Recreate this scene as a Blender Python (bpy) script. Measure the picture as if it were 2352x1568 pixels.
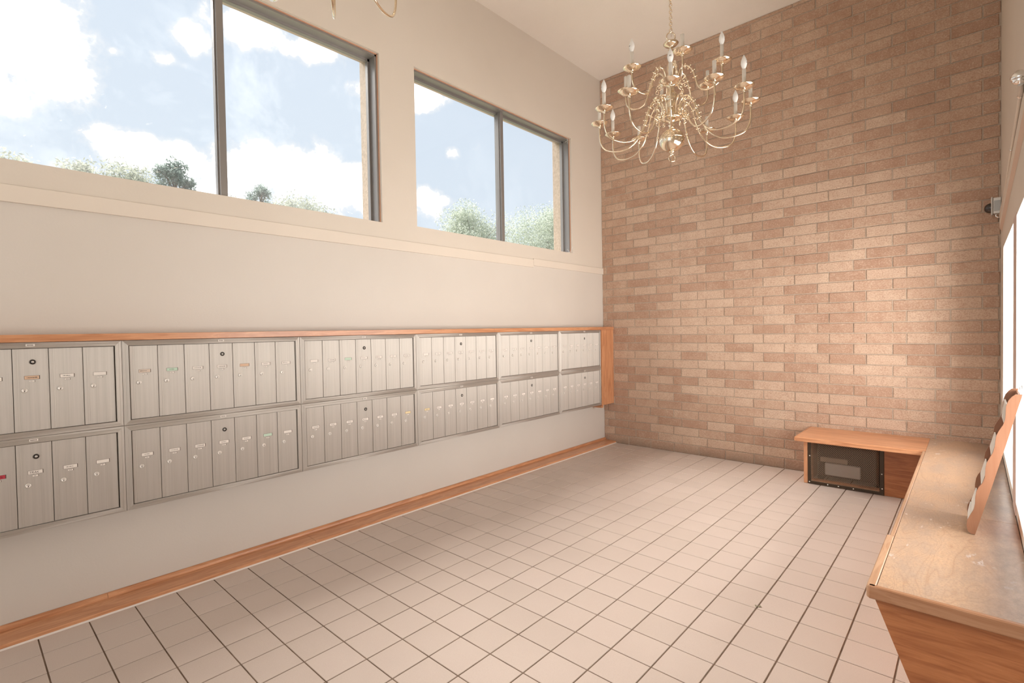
import bpy, bmesh, math, random
from mathutils import Vector, Matrix
random.seed(7)
for o in list(bpy.data.objects): bpy.data.objects.remove(o)
S = bpy.context.scene
COL = S.collection
PI = math.pi

# ------------------------------------------------------------------ camera
CAM = Vector((3.5967, -5.9694, 1.5173))
F_PX, PX, PY = 1169.72, 1153.39, 783.49
YAW, PITCH, ROLL = 0.746000, -0.0209838, -0.0180636
fwd = Vector((-math.sin(YAW)*math.cos(PITCH), math.cos(YAW)*math.cos(PITCH), math.sin(PITCH)))
rgt = Vector((math.cos(YAW), math.sin(YAW), 0)); upv = rgt.cross(fwd)
r2 = rgt*math.cos(ROLL) + upv*math.sin(ROLL); u2 = -rgt*math.sin(ROLL) + upv*math.cos(ROLL)
cam = bpy.data.cameras.new('camera'); co = bpy.data.objects.new('camera', cam); COL.objects.link(co)
M = Matrix((r2, u2, -fwd)).transposed().to_4x4(); M.translation = CAM
co.matrix_world = M
cam.sensor_fit = 'HORIZONTAL'; cam.sensor_width = 36; cam.lens = 36*F_PX/2352
cam.shift_x = (1176-PX)/2352; cam.shift_y = (PY-784)/2352
cam.clip_start = .02; cam.clip_end = 500
S.camera = co
def proj(p):
    d = Vector(p)-CAM; z = d.dot(fwd)
    if z < .05: return None
    return PX+F_PX*d.dot(r2)/z, PY-F_PX*d.dot(u2)/z, z

S.view_settings.view_transform = 'Standard'; S.view_settings.look = 'None'
S.view_settings.gamma = 1; S.view_settings.use_curve_mapping = False
S.view_settings.exposure = 0.0

# ------------------------------------------------------------------ world: pale blue sky with cumulus clouds
W = bpy.data.worlds.new('sky'); S.world = W; W.use_nodes = True
wt = W.node_tree; wt.nodes.clear()
def wn(t, **k):
    n = wt.nodes.new(t)
    for a, b in k.items(): setattr(n, a, b)
    return n
def wl(a, b): wt.links.new(a, b)
def wmath(op, a, b=None, c=None, clamp=False):
    n = wn('ShaderNodeMath', operation=op, use_clamp=clamp)
    for i, v in enumerate((a, b, c)):
        if v is None: continue
        if isinstance(v, (int, float)): n.inputs[i].default_value = v
        else: wl(v, n.inputs[i])
    return n.outputs[0]
geo = wn('ShaderNodeNewGeometry')
sep = wn('ShaderNodeSeparateXYZ')
neg = wn('ShaderNodeVectorMath', operation='SCALE'); neg.inputs['Scale'].default_value = -1.0
wl(geo.outputs['Incoming'], neg.inputs[0]); wl(neg.outputs[0], sep.inputs[0])
dx, dy, dz = sep.outputs
az = wmath('ARCTAN2', dy, wmath('MULTIPLY', dx, -1.0)); el = wmath('ARCSINE', dz)
comb = wn('ShaderNodeCombineXYZ'); wl(az, comb.inputs[0]); wl(el, comb.inputs[1])
nz = wn('ShaderNodeTexNoise'); nz.inputs['Scale'].default_value = 13.0; nz.inputs['Detail'].default_value = 9; nz.inputs['Roughness'].default_value = .58
wl(neg.outputs[0], nz.inputs['Vector'])
nz2 = wn('ShaderNodeTexNoise'); nz2.inputs['Scale'].default_value = 2.1; nz2.inputs['Detail'].default_value = 5; nz2.inputs['Roughness'].default_value = .55
wl(neg.outputs[0], nz2.inputs['Vector'])
CLOUDS = [(0.076, 0.403, 0.085, 0.075), (0.118, 0.394, 0.035, 0.036), (0.069, 0.332, 0.05, 0.026), (0.3, 0.459, 0.039, 0.024), (0.36, 0.5, 0.052, 0.034), (0.411, 0.501, 0.036, 0.026), (0.256, 0.426, 0.031, 0.012), (0.19, 0.418, 0.018, 0.008), (0.159, 0.435, 0.021, 0.015), (0.203, 0.288, 0.058, 0.03), (0.261, 0.284, 0.047, 0.029), (0.143, 0.252, 0.042, 0.015), (0.31, 0.268, 0.039, 0.02), (0.391, 0.28, 0.072, 0.052), (0.463, 0.291, 0.068, 0.05), (0.53, 0.259, 0.059, 0.048), (0.585, 0.231, 0.04, 0.031), (0.342, 0.243, 0.062, 0.042), (0.566, 0.429, 0.038, 0.019), (0.543, 0.463, 0.031, 0.025), (0.49, 0.482, 0.046, 0.025), (0.439, 0.478, 0.015, 0.012), (0.671, 0.241, 0.046, 0.037), (0.708, 0.248, 0.038, 0.011), (0.731, 0.333, 0.02, 0.013), (0.786, 0.342, 0.014, 0.013), (0.679, 0.43, 0.05, 0.024), (0.657, 0.529, 0.125, 0.036), (0.0, 0.5, .12, .09)]
acc = None
for a, e, wa, we in CLOUDS:
    wt_ = 1.22 if wa > .05 else (1.0 if wa > .036 else .74)
    s = wn('ShaderNodeVectorMath', operation='SUBTRACT'); wl(comb.outputs[0], s.inputs[0]); s.inputs[1].default_value = (a, e, 0)
    m = wn('ShaderNodeVectorMath', operation='MULTIPLY'); wl(s.outputs[0], m.inputs[0]); m.inputs[1].default_value = (.62/wa, .62/we, 0)
    d = wn('ShaderNodeVectorMath', operation='DOT_PRODUCT'); wl(m.outputs[0], d.inputs[0]); wl(m.outputs[0], d.inputs[1])
    g = wmath('MULTIPLY', wmath('SUBTRACT', 1.0, d.outputs['Value'], clamp=True), wt_)
    acc = g if acc is None else wmath('MAXIMUM', acc, g)
far = wmath('MULTIPLY_ADD', nz2.outputs['Fac'], 3.2, -1.72, clamp=True)      # ordinary scattered cloud all round
inview = wmath('MULTIPLY', wmath('LESS_THAN', wmath('ABSOLUTE', wmath('SUBTRACT', az, .5)), .62), wmath('LESS_THAN', wmath('ABSOLUTE', wmath('SUBTRACT', el, .33)), .28))
far = wmath('MULTIPLY', far, wmath('SUBTRACT', 1.0, inview))
acc = wmath('MAXIMUM', acc, far)
dens = wmath('MULTIPLY_ADD', nz.outputs['Fac'], 5.2, wmath('MULTIPLY_ADD', acc, 2.0, -3.55))
ss = wn('ShaderNodeMapRange', interpolation_type='SMOOTHSTEP'); wl(dens, ss.inputs['Value'])
ss.inputs['From Min'].default_value = 0.0; ss.inputs['From Max'].default_value = 1.1
blue = wn('ShaderNodeMapRange'); wl(el, blue.inputs['Value']); blue.inputs['From Min'].default_value = 0.05; blue.inputs['From Max'].default_value = 1.2
skyc = wn('ShaderNodeMix', data_type='RGBA'); wl(blue.outputs[0], skyc.inputs['Factor'])
skyc.inputs['A'].default_value = (.76, .855, .945, 1); skyc.inputs['B'].default_value = (.62, .74, .92, 1)
mixc = wn('ShaderNodeMix', data_type='RGBA'); wl(ss.outputs[0], mixc.inputs['Factor']); wl(skyc.outputs['Result'], mixc.inputs['A'])
cshade = wn('ShaderNodeMapRange'); wl(dens, cshade.inputs['Value']); cshade.inputs['From Min'].default_value = .5; cshade.inputs['From Max'].default_value = 2.2
cshade.inputs['To Min'].default_value = 1.02; cshade.inputs['To Max'].default_value = 4.6
cc = wn('ShaderNodeCombineXYZ')
for i in range(3): wl(cshade.outputs[0], cc.inputs[i])
wl(cc.outputs[0], mixc.inputs['B'])
bg = wn('ShaderNodeBackground'); wl(mixc.outputs['Result'], bg.inputs['Color']); bg.inputs['Strength'].default_value = 1.0
wo = wn('ShaderNodeOutputWorld'); wl(bg.outputs[0], wo.inputs['Surface'])
W.cycles.sampling_method = 'MANUAL'; W.cycles.sample_map_resolution = 512

XL, XR, ZC, YF = -.058, 3.769, 4.82, -9.2       # left wall, right wall, ceiling, front wall planes
XM = .092                                       # front plane of the mailboxes

def area(name, loc, rot, sx, sy, power, col=(1, .97, .93)):
    l = bpy.data.lights.new(name, 'AREA'); l.shape = 'RECTANGLE'; l.size = sx; l.size_y = sy; l.energy = power; l.color = col
    o = bpy.data.objects.new(name, l); COL.objects.link(o); o.location = loc; o.rotation_euler = rot
    o['label'] = 'area lamp added outside the glass'; o['category'] = 'light'
    return o
# area lamps outside the right-hand windows, plus a fill behind guessed front glazing
RW = [(-1.90, -.62), (-3.62, -2.17)]
area('daylight_lamp', (5.3, -1.5, 1.05), (0, PI/2, 0), 2.2, 6.0, 500)
area('bounce_fill', (4.6, -1.6, .0), (0, PI*.75, 0), 1.2, 5.0, 270)   # added upward fill standing in for light bounced off the paving
sl = bpy.data.lights.new('sun', 'SUN'); sl.energy = 12.0; sl.angle = math.radians(42); sl.color = (1, .97, .92)
so = bpy.data.objects.new('sun', sl); COL.objects.link(so); so['label'] = 'hazy sun behind bright cloud'; so['category'] = 'light'
SUN_AZ, SUN_EL = math.radians(-13), math.radians(51)      # azimuth from -X towards +Y, elevation
so.rotation_euler = Vector((-math.cos(SUN_EL)*math.cos(SUN_AZ), math.cos(SUN_EL)*math.sin(SUN_AZ), math.sin(SUN_EL))).to_track_quat('Z', 'Y').to_euler()
area('daylight_lamp', (1.85, -9.5, 3.0), (PI/2, 0, 0), 3.4, 3.0, 84)  # added fill lamp, unseen behind the camera, for the ceiling and upper bricks

# ------------------------------------------------------------------ materials
MATS = {}
def mat(name):
    m = bpy.data.materials.new(name); m.use_nodes = True; MATS[name] = m
    nt = m.node_tree; p = nt.nodes['Principled BSDF']
    return m, nt, p
def nd(nt, t, **k):
    n = nt.nodes.new(t)
    for a, b in k.items(): setattr(n, a, b)
    return n
def tex(nt, kind='Object', scale=(1, 1, 1), rot=(0, 0, 0)):
    tc = nd(nt, 'ShaderNodeTexCoord'); mp = nd(nt, 'ShaderNodeMapping')
    nt.links.new(tc.outputs[kind], mp.inputs['Vector']); mp.inputs['Scale'].default_value = scale; mp.inputs['Rotation'].default_value = rot
    return mp.outputs[0]
def geopos(nt, scale=(1, 1, 1), rot=(0, 0, 0)):
    g = nd(nt, 'ShaderNodeNewGeometry'); mp = nd(nt, 'ShaderNodeMapping')
    nt.links.new(g.outputs['Position'], mp.inputs['Vector']); mp.inputs['Scale'].default_value = scale; mp.inputs['Rotation'].default_value = rot
    return mp.outputs[0]
def noise(nt, vec, scale, detail=4, rough=.55, dist=0):
    n = nd(nt, 'ShaderNodeTexNoise'); n.inputs['Scale'].default_value = scale; n.inputs['Detail'].default_value = detail
    n.inputs['Roughness'].default_value = rough; n.inputs['Distortion'].default_value = dist
    nt.links.new(vec, n.inputs['Vector']); return n.outputs['Fac']
def ramp(nt, fac, stops):
    r = nd(nt, 'ShaderNodeValToRGB'); e = r.color_ramp.elements
    while len(e) < len(stops): e.new(.5)
    for i, (p, c) in enumerate(stops): e[i].position = p; e[i].color = (*c, 1)
    nt.links.new(fac, r.inputs[0]); return r.outputs[0]
def bump(nt, p, h, strength, dist=.01):
    b = nd(nt, 'ShaderNodeBump'); b.inputs['Strength'].default_value = strength; b.inputs['Distance'].default_value = dist
    nt.links.new(h, b.inputs['Height']); nt.links.new(b.outputs[0], p.inputs['Normal'])
def mixrgb(nt, f, a, b, mode='MIX'):
    n = nd(nt, 'ShaderNodeMix', data_type='RGBA', blend_type=mode)
    for s, v in (('Factor', f), ('A', a), ('B', b)):
        if isinstance(v, (int, float)): n.inputs[s].default_value = v
        elif isinstance(v, tuple): n.inputs[s].default_value = (*v, 1)
        else: nt.links.new(v, n.inputs[s])
    return n.outputs['Result']
def plain(name, col, rough=.5, metal=0, spec=.5, **k):
    m, nt, p = mat(name); p.inputs['Base Color'].default_value = (*col, 1); p.inputs['Roughness'].default_value = rough
    p.inputs['Metallic'].default_value = metal; p.inputs['Specular IOR Level'].default_value = spec
    return m
def paint(name, c1, c2, rough=.55, bs=.06, sc=90):
    m, nt, p = mat(name); v = geopos(nt)
    nt.links.new(ramp(nt, noise(nt, v, 1.3, 3), [(.3, c1), (.7, c2)]), p.inputs['Base Color'])
    p.inputs['Roughness'].default_value = rough; bump(nt, p, noise(nt, v, sc, 3), bs, .004); return m
paint('wall_paint', (.625, .555, .475), (.65, .58, .50), .5, .12)
paint('wall_paint_grey', (.60, .545, .485), (.625, .57, .51), .5, .12)
paint('ceiling_paint', (.80, .73, .645), (.83, .76, .68), .9, .9, 160)
paint('trim_paint', (.67, .59, .505), (.70, .62, .53), .4, .05)
def oak(name, axis, c1, c2, c3, rough=.32, scale=1.0, worn=0):
    # axis: grain direction 0/1/2 in world space
    m, nt, p = mat(name); sc = [9*scale]*3; sc[axis] = .9*scale
    v = geopos(nt, tuple(sc))
    n1 = noise(nt, v, 2.2, 5, .6, 1.4)
    n2 = noise(nt, geopos(nt, tuple([60*scale if i != axis else 2.5*scale for i in range(3)])), 2.0, 4, .6)
    c = ramp(nt, n1, [(.30, c1), (.48, c2), (.56, c3), (.72, c2)])
    c = mixrgb(nt, .35, c, ramp(nt, n2, [(.3, c1), (.7, c3)]), 'MIX')
    if worn:
        w = noise(nt, geopos(nt), 3.0, 6, .7)
        c = mixrgb(nt, ramp(nt, w, [(.45, (0, 0, 0)), (.7, (.55, .55, .55))]), c, (.50, .37, .27))
    nt.links.new(c, p.inputs['Base Color']); p.inputs['Roughness'].default_value = rough
    bump(nt, p, n2, .15, .002); return m
O1, O2, O3 = (.38, .145, .06), (.53, .235, .11), (.66, .33, .17)
for ax, nm in enumerate('xyz'):
    oak('oak_'+nm, ax, O1, O2, O3)
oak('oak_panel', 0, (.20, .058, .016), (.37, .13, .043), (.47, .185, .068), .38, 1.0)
oak('oak_rack', 2, (.235, .095, .045), (.29, .13, .068), (.33, .158, .088), .4, .5)
oak('oak_edge', 1, (.33, .17, .09), (.43, .245, .14), (.50, .31, .19), .4)
oak('oak_edge_x', 0, (.29, .125, .055), (.37, .18, .09), (.44, .24, .135), .4)
def plywood(name, axis):
    m, nt, p = mat(name); sc = [5.0]*3; sc[axis] = 1.6
    v = geopos(nt, tuple(sc))
    w = nd(nt, 'ShaderNodeTexNoise'); w.inputs['Scale'].default_value = .9; w.inputs['Detail'].default_value = 2; w.inputs['Distortion'].default_value = 1.0
    nt.links.new(v, w.inputs['Vector'])
    rings = nd(nt, 'ShaderNodeMath', operation='PINGPONG'); mu = nd(nt, 'ShaderNodeMath', operation='MULTIPLY'); mu.inputs[1].default_value = 26.0
    nt.links.new(w.outputs['Fac'], mu.inputs[0]); nt.links.new(mu.outputs[0], rings.inputs[0]); rings.inputs[1].default_value = 1.0
    c = ramp(nt, rings.outputs[0], [(.0, (.40, .235, .135)), (.12, (.47, .30, .185)), (.6, (.52, .34, .215)), (1, (.48, .305, .19))])
    dirt = noise(nt, geopos(nt, (2.5, 1, 1)), 2.4, 8, .72)
    c = mixrgb(nt, ramp(nt, dirt, [(.44, (0, 0, 0)), (.62, (.7, .7, .7))]), c, (.36, .27, .21))
    sp = noise(nt, geopos(nt, (1, .35, 1)), 45, 2, .5); reg = noise(nt, geopos(nt), 5.5, 2, .5)
    spm = nd(nt, 'ShaderNodeMath', operation='MULTIPLY'); nt.links.new(ramp(nt, sp, [(.60, (0,)*3), (.66, (.8,)*3)]), spm.inputs[0]); nt.links.new(ramp(nt, reg, [(.58, (0,)*3), (.66, (1,)*3)]), spm.inputs[1])
    c = mixrgb(nt, spm.outputs[0], c, (.72, .66, .62))
    fine = noise(nt, geopos(nt, (1, .6, 1)), 130, 3, .7)
    c = mixrgb(nt, ramp(nt, fine, [(.40, (.45,)*3), (.52, (0,)*3)]), c, (.30, .20, .14))
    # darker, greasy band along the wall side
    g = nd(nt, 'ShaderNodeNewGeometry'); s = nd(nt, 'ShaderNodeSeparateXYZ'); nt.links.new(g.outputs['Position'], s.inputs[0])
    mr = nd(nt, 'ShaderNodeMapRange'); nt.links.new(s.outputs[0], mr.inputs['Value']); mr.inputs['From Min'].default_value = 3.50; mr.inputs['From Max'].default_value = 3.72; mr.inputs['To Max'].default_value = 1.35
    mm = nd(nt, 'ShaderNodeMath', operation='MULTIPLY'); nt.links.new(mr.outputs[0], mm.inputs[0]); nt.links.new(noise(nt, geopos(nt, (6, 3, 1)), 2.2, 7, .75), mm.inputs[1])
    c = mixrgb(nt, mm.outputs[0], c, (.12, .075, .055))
    nt.links.new(c, p.inputs['Base Color']); p.inputs['Roughness'].default_value = .29
    bump(nt, p, dirt, .12, .003)
plywood('worn_plywood', 1)
def brickmat(name, stuff):
    m, nt, p = mat(name)
    v = geopos(nt)
    if stuff:
        a = nd(nt, 'ShaderNodeAttribute', attribute_name='tint'); fac = a.outputs['Fac']
    else:
        oi = nd(nt, 'ShaderNodeObjectInfo'); s = nd(nt, 'ShaderNodeSeparateColor'); nt.links.new(oi.outputs['Color'], s.inputs[0]); fac = s.outputs[0]
    base = ramp(nt, fac, [(0, (.39, .22, .145)), (.3, (.46, .285, .195)), (.6, (.545, .37, .265)), (1, (.63, .46, .34))])
    sp = noise(nt, geopos(nt, (1, 1, 1.3)), 95, 4, .7)
    c = mixrgb(nt, ramp(nt, sp, [(.36, (.75,)*3), (.5, (0, 0, 0))]), base, (.33, .18, .115))
    c = mixrgb(nt, ramp(nt, sp, [(.53, (0, 0, 0)), (.66, (.7,)*3)]), c, (.72, .56, .43))
    bl = noise(nt, v, 7, 4, .6)
    c = mixrgb(nt, .35, c, ramp(nt, bl, [(.3, (.42, .25, .17)), (.7, (.63, .46, .34))]))
    # darker and blotchy just above the floor
    g = nd(nt, 'ShaderNodeNewGeometry'); s2 = nd(nt, 'ShaderNodeSeparateXYZ'); nt.links.new(g.outputs['Position'], s2.inputs[0])
    mr = nd(nt, 'ShaderNodeMapRange'); nt.links.new(s2.outputs[2], mr.inputs['Value']); mr.inputs['From Min'].default_value = 0.0; mr.inputs['From Max'].default_value = .13; mr.inputs['To Min'].default_value = 1; mr.inputs['To Max'].default_value = 0
    mm = nd(nt, 'ShaderNodeMath', operation='MULTIPLY'); nt.links.new(mr.outputs[0], mm.inputs[0]); nt.links.new(bl, mm.inputs[1])
    c = mixrgb(nt, mm.outputs[0], c, (.12, .085, .06))
    nt.links.new(c, p.inputs['Base Color']); p.inputs['Roughness'].default_value = .8; p.inputs['Specular IOR Level'].default_value = .3
    bump(nt, p, sp, .8, .006)
brickmat('brick_clay', False); brickmat('brick_clay_far', True)
m, nt, p = mat('mortar'); v = geopos(nt)
nt.links.new(ramp(nt, noise(nt, v, 40, 4), [(.3, (.42, .33, .25)), (.7, (.55, .44, .35))]), p.inputs['Base Color']); p.inputs['Roughness'].default_value = .9
bump(nt, p, noise(nt, v, 150, 3), .6, .004)
def tilemat(name, stuff):
    m, nt, p = mat(name)
    if stuff:
        a = nd(nt, 'ShaderNodeAttribute', attribute_name='tint'); fac = a.outputs['Fac']
    else:
        oi = nd(nt, 'ShaderNodeObjectInfo'); s = nd(nt, 'ShaderNodeSeparateColor'); nt.links.new(oi.outputs['Color'], s.inputs[0]); fac = s.outputs[0]
    base = ramp(nt, fac, [(0, (.56, .465, .40)), (1, (.62, .515, .45))])
    sp = noise(nt, geopos(nt), 420, 2, .6)
    c = mixrgb(nt, ramp(nt, sp, [(.36, (.35,)*3), (.5, (0, 0, 0))]), base, (.38, .27, .21))
    c = mixrgb(nt, .22, c, ramp(nt, noise(nt, geopos(nt), 1.5, 4, .6), [(.3, (.52, .42, .36)), (.7, (.68, .57, .50))]))
    nt.links.new(c, p.inputs['Base Color']); p.inputs['Roughness'].default_value = .42; p.inputs['Specular IOR Level'].default_value = .45
    bump(nt, p, sp, .12, .001)
tilemat('floor_tile', False); tilemat('floor_tile_far', True)
m, nt, p = mat('grout'); nt.links.new(ramp(nt, noise(nt, geopos(nt), 9, 5), [(.35, (.13, .08, .05)), (.7, (.24, .165, .115))]), p.inputs['Base Color']); p.inputs['Roughness'].default_value = .9
def alu(name, horizontal):
    m, nt, p = mat(name)
    sc = (40, 110, 1.6) if not horizontal else (40, 1.6, 110)
    n = noise(nt, geopos(nt, sc), 1.0, 4, .65); n2 = noise(nt, geopos(nt, tuple(q*.22 for q in sc)), 1.0, 3, .6)
    c = mixrgb(nt, .5, ramp(nt, n, [(.3, (.43, .39, .35)), (.7, (.57, .525, .475))]), ramp(nt, n2, [(.3, (.46, .42, .375)), (.7, (.58, .535, .49))]))
    nt.links.new(c, p.inputs['Base Color']); p.inputs['Metallic'].default_value = .6
    nt.links.new(ramp(nt, n2, [(.3, (.55,)*3), (.7, (.63,)*3)]), p.inputs['Roughness'])
    p.inputs['Anisotropic'].default_value = .85
    t = nd(nt, 'ShaderNodeTangent', direction_type='RADIAL', axis='Z'); nt.links.new(t.outputs[0], p.inputs['Tangent'])
    p.inputs['Anisotropic Rotation'].default_value = .25 if horizontal else 0.0
    bump(nt, p, n, .12, .0008)
alu('aluminium_door', False); alu('aluminium_rail', True)
plain('lock_metal', (.78, .74, .69), .35, .5); plain('lock_dark', (.03, .02, .015), .5)
plain('master_lock_metal', (.03, .022, .016), .35, .2)
plain('card_white', (.80, .74, .68), .6); plain('card_beige', (.66, .54, .45), .6); plain('card_green', (.52, .66, .53), .6)
plain('card_orange', (.66, .45, .31), .6); plain('card_yellow', (.76, .62, .36), .6); plain('card_red', (.45, .03, .05), .6); plain('ink', (.05, .04, .035), .7)
plain('slot_shadow', (.08, .055, .04), .8)
m, nt, p = mat('brass'); p.inputs['Base Color'].default_value = (.91, .79, .62, 1); p.inputs['Metallic'].default_value = 1; p.inputs['Roughness'].default_value = .13
plain('candle_white', (.80, .74, .66), .45); plain('bulb_glass', (.88, .86, .83), .15, 0, .6)
plain('window_metal', (.27, .25, .235), .35, .4); plain('caulk', (.75, .68, .62), .6)
plain('raw_wood_reveal', (.55, .30, .19), .6)
plain('black_steel', (.055, .035, .02), .35, .5); plain('screw_white', (.85, .80, .74), .35)
plain('mesh_steel', (.50, .36, .25), .35, .4); plain('heater_dark', (.015, .013, .012), .8); plain('heater_enamel', (.33, .31, .28), .5); plain('heater_brown', (.20, .16, .12), .7)
plain('box_grey', (.55, .51, .46), .35, .4); plain('box_plate', (.30, .28, .25), .3, .6); plain('lamp_glass_dark', (.05, .04, .035), .08, .3, .8)
plain('chrome', (.85, .84, .82), .08, 1); plain('pale_frame', (.80, .75, .71), .4); plain('pink_post', (.56, .42, .36), .5); plain('white_gloss', (.84, .82, .80), .35); plain('raw_pale_wood', (.60, .44, .34), .6)
plain('concrete', (.62, .57, .51), .85); plain('exterior_stone', (.52, .43, .36), .85); plain('cobweb', (.8, .78, .74), .9)
plain('dry_leaf', (.30, .27, .18), .8); plain('reed_white', (.78, .73, .66), .6); plain('bark', (.16, .12, .09), .9)
m, nt, p = mat('grass_ground'); nt.links.new(ramp(nt, noise(nt, geopos(nt), 4, 6), [(.3, (.11, .12, .07)), (.7, (.20, .20, .12))]), p.inputs['Base Color']); p.inputs['Roughness'].default_value = .95
def leafmat(name, c1, c2):
    m, nt, p = mat(name); c = ramp(nt, noise(nt, geopos(nt), 1.7, 4), [(.3, c1), (.7, c2)])
    out = nt.nodes['Material Output']; tr = nd(nt, 'ShaderNodeBsdfTranslucent'); mx = nd(nt, 'ShaderNodeMixShader'); mx.inputs[0].default_value = .5
    nt.links.new(c, p.inputs['Base Color']); nt.links.new(c, tr.inputs['Color']); p.inputs['Roughness'].default_value = .5
    nt.links.new(p.outputs[0], mx.inputs[1]); nt.links.new(tr.outputs[0], mx.inputs[2]); nt.links.new(mx.outputs[0], out.inputs['Surface'])
leafmat('leaf_pale', (.42, .46, .37), (.62, .66, .56)); leafmat('leaf_dark', (.20, .25, .22), (.34, .40, .36)); leafmat('leaf_olive', (.36, .38, .30), (.56, .57, .48))
def glassmat(name, haze):
    m, nt, p = mat(name); nt.nodes.remove(p); out = nt.nodes['Material Output']
    t = nd(nt, 'ShaderNodeBsdfTransparent'); g = nd(nt, 'ShaderNodeBsdfGlossy'); g.inputs['Roughness'].default_value = .02
    lw = nd(nt, 'ShaderNodeLayerWeight'); pw = nd(nt, 'ShaderNodeMath', operation='POWER'); pw.inputs[1].default_value = 5.0; lw.inputs['Blend'].default_value = .5
    fr = nd(nt, 'ShaderNodeMath', operation='MULTIPLY_ADD'); fr.inputs[1].default_value = .6; fr.inputs[2].default_value = .02
    nt.links.new(lw.outputs['Facing'], pw.inputs[0]); nt.links.new(pw.outputs[0], fr.inputs[0])
    mx = nd(nt, 'ShaderNodeMixShader'); nt.links.new(fr.outputs[0], mx.inputs[0]); nt.links.new(t.outputs[0], mx.inputs[1]); nt.links.new(g.outputs[0], mx.inputs[2])
    d = nd(nt, 'ShaderNodeBsdfTranslucent'); d.inputs['Color'].default_value = (.95, .95, .95, 1); m2 = nd(nt, 'ShaderNodeMixShader')
    f = ramp(nt, noise(nt, geopos(nt, (1, .9, .9)), 1.6, 9, .75, .3), [(.50, (haze*.35,)*3), (.66, (haze*1.6,)*3), (.8, (haze*3,)*3)])
    nt.links.new(f, m2.inputs[0]); nt.links.new(mx.outputs[0], m2.inputs[1]); nt.links.new(d.outputs[0], m2.inputs[2]); nt.links.new(m2.outputs[0], out.inputs['Surface'])
glassmat('window_glass', .03); glassmat('window_glass_clear', .01)

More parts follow.
